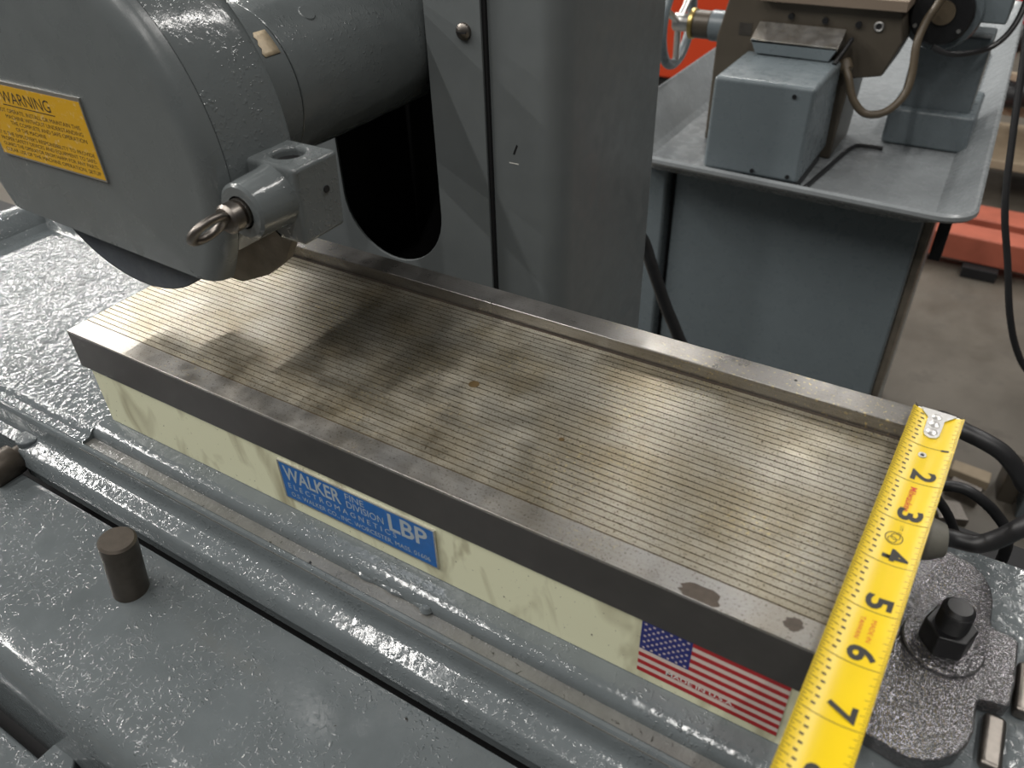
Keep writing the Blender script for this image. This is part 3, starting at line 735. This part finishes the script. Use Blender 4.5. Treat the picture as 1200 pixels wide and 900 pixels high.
gb = thing('drive_housing', 'grey boxy sheet-metal housing standing in the chip pan', 'machine housing')
bm = NB(); prism(bm, [(32.5, -6.35), (32.62, -1.55), (38.0, -1.5), (38.6, -6.35)], 'x', 5.0, 10.12); obj('housing_box', bm, M_lathe, gb, 0.22, 3)
for x, z in ((9.15, -2.05), (7.7, -6.05), (9.55, -6.05)):
    yy = 32.5 + (z + 6.35) / 4.8 * 0.12
    obj('screw', bm_c((x, yy - 0.01, z), (0, -1, 0), 0.11, 0.05, 14), M_black, gb)
obj('under_gap_shade', bm_b(5.2, 9.95, 32.8, 38.3, -7.1, -6.3), M_black, gb)  # black inset block draws the shadow gap under the housing
obj('switch', bm_b(4.65, 5.02, 33.9, 34.9, -4.6, -3.1), M_black, gb, 0.08)
place_base(gb, (7.5, 35, -7.1))

bed = thing('machine_bed', 'oily brown machine bed with slide and handwheel on the chip pan', 'machine tool')
bm = NB(); prism(bm, [(2.9, -7.1), (2.9, -1.2), (3.4, 1.15), (12.3, 0.95), (12.7, -0.5), (12.1, -2.3), (10.6, -2.6), (10.4, -7.1)], 'y', 38.8, 43.5); obj('bed_casting', bm, M_brown, bed, 0.12)
obj('table_way', bm_b(5.2, 12.6, 38.3, 45, 0.95, 1.5), plain('pale_scraped_iron', (0.33, 0.26, 0.2), 0.4, 0.4), bed, 0.06)
bm = NB(); prism(bm, [(5.3, -0.72), (9.9, -0.78), (9.55, -1.46), (5.65, -1.42)], 'y', 37.2, 39.0); obj('slide', bm, M_lathe, bed, 0.04)
bm = NB(); prism(bm, [(37.2, -0.74), (38.6, -0.1), (38.6, -0.9), (37.2, -0.9)], 'x', 5.3, 9.9); obj('slide_top', bm, M_plate, bed, 0.03)
obj('gib_rod', (lambda b: (tube(b, [(9.9, 37.0, -1.5), (10.3, 38.4, -0.5)], 0.12, 8, 2), b)[1])(NB()), M_black, bed)
bm = NB(); torus(bm, (11.4, 38.75, 0.13), V(0, 1, 0), 0.2, 0.06, 20, 8); obj('oil_port', bm, M_steel, bed)
obj('port_hole', bm_c((11.4, 38.78, 0.13), (0, -1, 0), 0.17, 0.03, 16), M_dark, bed)
for x in (6.9, 8.7, 10.4): obj('cap_screw', bm_c((x, 38.8, 0.45 - 0.03 * x), (0, -1, 0), 0.16, 0.14, 14), M_black, bed)
obj('maker_plate', bm_b(4.15, 4.85, 38.77, 38.8, -0.95, -0.3), M_oldsteel, bed)
# handwheel on the left end
hb = Vector((2.95, 40.5, -1.0)); ax = Vector((-1, 0, 0))
obj('shaft_collar', bm_c(hb, ax, 0.85, 0.95, 28, 0.05), M_lathe, bed)
obj('dial', bm_c(hb + ax * 0.95, ax, 0.78, 1.0, 28, 0.05), M_brown, bed)
obj('brass_ring', bm_c(hb + ax * 1.95, ax, 0.86, 0.28, 28, 0.04), M_brass, bed)
bm = NB(); torus(bm, hb + ax * 3.1, ax, 2.4, 0.30, 48, 12); hwheel = obj('handwheel', bm, M_lathe, bed)
bm = NB(); cyl(bm, hb + ax * 2.2, ax, 0.5, 1.1, 24, 0.05); obj('hub', bm, M_steel, hwheel)
for k in range(3):
    a = 2 * PI * k / 3 + 0.6; q = hb + ax * 3.05
    bm = NB(); tube(bm, [q, q + Vector((0, math.cos(a), math.sin(a))) * 1.0, q + Vector((0, math.cos(a), math.sin(a))) * 2.4], 0.2, 10, 3); obj('spoke', bm, M_steel, hwheel)
place_base(bed, (8, 41, -7.1))

mot = thing('drive_motor', 'grey electric motor with black round end cover behind the brown bed', 'motor')
bm = NB(); lathe(bm, (14.0, 41.0, 0.6), (0, -1, 0), [(0, 0), (1.45, 0), (1.5, 0.06), (1.5, 0.5), (1.4, 0.6), (0, 0.6)], 48); obj('end_cover', bm, M_black, mot)
obj('cover_boss', bm_c((14.05, 40.4, 0.7), (0, -1, 0), 0.58, 0.12, 28), M_conduit, mot)
for x, z in ((12.9, 0.0), (15.0, -0.1), (13.7, 1.7)): obj('screw', bm_c((x, 40.4, z), (0, -1, 0), 0.1, 0.08, 12), M_steel, mot)
bm = NB(); lathe(bm, (14.0, 41.0, 0.6), (0, 1, 0), [(0, 0), (1.8, 0), (1.9, 0.2), (1.9, 6), (0, 6)], 48); obj('motor_body', bm, M_lathe, mot)
obj('terminal_box', bm_b(15.1, 17.0, 41.2, 45, 0.2, 2.6), M_lathe, mot, 0.12)
obj('motor_foot', bm_b(12.8, 16.6, 43.6, 46.5, -7.1, -1.0), M_lathe, mot, 0.15)
obj('foot_pad', bm_b(12.4, 17.0, 42.9, 48.5, -7.1, -5.0), M_lathe, mot, 0.2)
place_base(mot, (14, 44, -7.1))
bm = NB(); tube(bm, [(10.35, 37.9, -1.8), (10.7, 37.6, -2.3), (11.15, 37.4, -3.2), (11.9, 37.4, -3.85), (12.8, 37.7, -3.75), (13.45, 38.2, -3.0), (13.55, 38.6, -2.0), (13.35, 39.0, -0.6), (13.45, 39.5, 0.4), (13.8, 39.8, 1.3), (14.1, 40.0, 2.6)], 0.20, 12, 8)
tag(obj('flexible_conduit', bm, M_conduit), 'brown flexible conduit curving from the bed to the black motor cover', 'conduit')
bm = NB(); lathe(bm, (10.15, 38.2, -1.55), (0.5, -0.4, -0.75), [(0, 0), (0.32, 0), (0.36, 0.1), (0.36, 0.5), (0.27, 0.6), (0, 0.6)], 20)
tag(obj('conduit_fitting', bm, M_conduit), 'dark round conduit connector at the corner of the brown bed', 'fitting')
bm = NB(); tube(bm, [(14.0, 40.2, -0.9), (14.8, 40.4, -1.2), (15.8, 41, -1.2), (16.8, 42, -0.9), (17.4, 43, 0.1), (17.5, 44, 2), (17.4, 45, 5)], 0.15, 10, 8)
tag(obj('motor_cable', bm, M_rubber), 'black cable running right from the motor over the pan rim', 'cable')
bm = NB(); tube(bm, [(12.8, 41.5, -6.96), (12.0, 41.5, -6.96), (11.2, 41.0, -6.96), (10.75, 37.5, -6.96), (10.4, 34.5, -6.96), (10.25, 33.6, -6.96)], 0.12, 10, 6)
tag(obj('pan_wire', bm, M_rubber), 'thin black wire lying across the floor of the chip pan', 'wire')

# ================================================================== FAR BACKGROUND
tc = thing('tool_chest', 'bright orange steel chest low behind the handwheel', 'chest')
obj('chest_body', bm_b(-75, -18, 130, 150, -31, -14), M_orange, tc, 0.4)
obj('chest_plinth', bm_b(-73, -19, 131, 149, -40, -31), M_dark, tc)
obj('handle', bm_b(-37.8, -37.0, 129.4, 130, -27.5, -24.5), M_black, tc, 0.2)
place_base(tc, (-45, 140, -40))
def beam(y0, y1, z0, z1, lab):
    bm = NB(); t_ = 0.9; prism(bm, [(y0, z0), (y1, z0), (y1, z1), (y0, z1)], 'x', 6, 75)
    o = obj('steel_beam', bm, M_red, None, 0.25); o.rotation_euler.z = -0.03; return tag(o, lab, 'beam')
beam(97.5, 101.5, -38.6, -35.2, 'chipped red painted steel beam lying nearer the stand on floor blocks')
beam(104.5, 109.5, -38.6, -35.6, 'faded red beam lying behind the chipped red beam')
for x in (20,): tag(obj('timber_block', bm_b(x, x + 4, 95.5, 111, -40, -38.6), M_dark, None, 0.1), 'dark timber block carrying the red beams', 'timber block')
random.seed(5)
for k, (x, yv, z, w, dp, h, rz, mt, lab) in enumerate([(24.8, 56.3, -40, 3.2, 1.5, 1.0, -.1, M_wood, 'pale wooden offcut on the floor behind the cables'), (24.9, 53.7, -40, 2.6, 1.6, 1.1, -.2, M_oldsteel, 'flat dull metal offcut in front of the pale wooden offcut'),
        (28.6, 56.0, -40, 1.4, 2.6, 3.4, .1, M_brown, 'short brown block standing next to the pale wooden offcut'), (30.3, 55.2, -40, 2.0, 4.2, 4.5, 0, M_lathe, 'grey green metal box beside the short brown block'), (24.2, 50.6, -40, 2.4, 2.2, 0.8, .4, M_oldsteel, 'small dark scrap piece on the floor under the cable arch')]):
    bm = NB(); prism(bm, [(-w / 2, -dp / 2), (w / 2, -dp / 2 * 1.1), (w / 2 * .95, dp / 2), (-w / 2, dp / 2)], 'z', 0, h)
    o = obj('scrap_block', bm, mt, None, 0.12); o.location = V(x + w / 2 - 1, yv, z) * S; o.rotation_euler.z = rz; tag(o, lab, 'scrap')
# shelf and dark round object at far right
sh_ = thing('low_shelf', 'low pale shelf on dark legs by the far right machines', 'shelf')
obj('shelf_board', bm_b(13, 60, 120, 138, -27, -25.6), M_wood, sh_, 0.2)
obj('shelf_board', bm_b(13, 60, 120, 138, -34.5, -33.2), M_wood, sh_, 0.2)
for x in (13.5, 58): obj('leg', bm_b(x, x + 1.5, 121, 123, -40, -26), M_black, sh_)
for x in (13.5, 58): obj('leg', bm_b(x, x + 1.5, 135, 137, -40, -26), M_black, sh_)
place_base(sh_, (36, 129, -40))
bm = NB(); torus(bm, (18.9, 118.5, -20.2), V(0, 1, 0.0), 3.6, 1.75, 48, 16); tag(obj('rubber_tyre', bm, M_rubber), 'black rubber tyre standing on the shelf beyond the chip pan', 'tyre')
rc = thing('red_cart', 'small red machine cover behind the motor', 'machine cover')
obj('cover', bm_b(11.5, 18, 128, 137, -25.55, -6), plain('red_cover_enamel', (0.5, 0.02, 0.03), 0.4), rc, 0.5)
obj('cover_cap', bm_b(11.2, 18.3, 127.7, 138.3, -6, -4), M_black, rc, 0.3)
place_base(rc, (15, 133, -25.6))
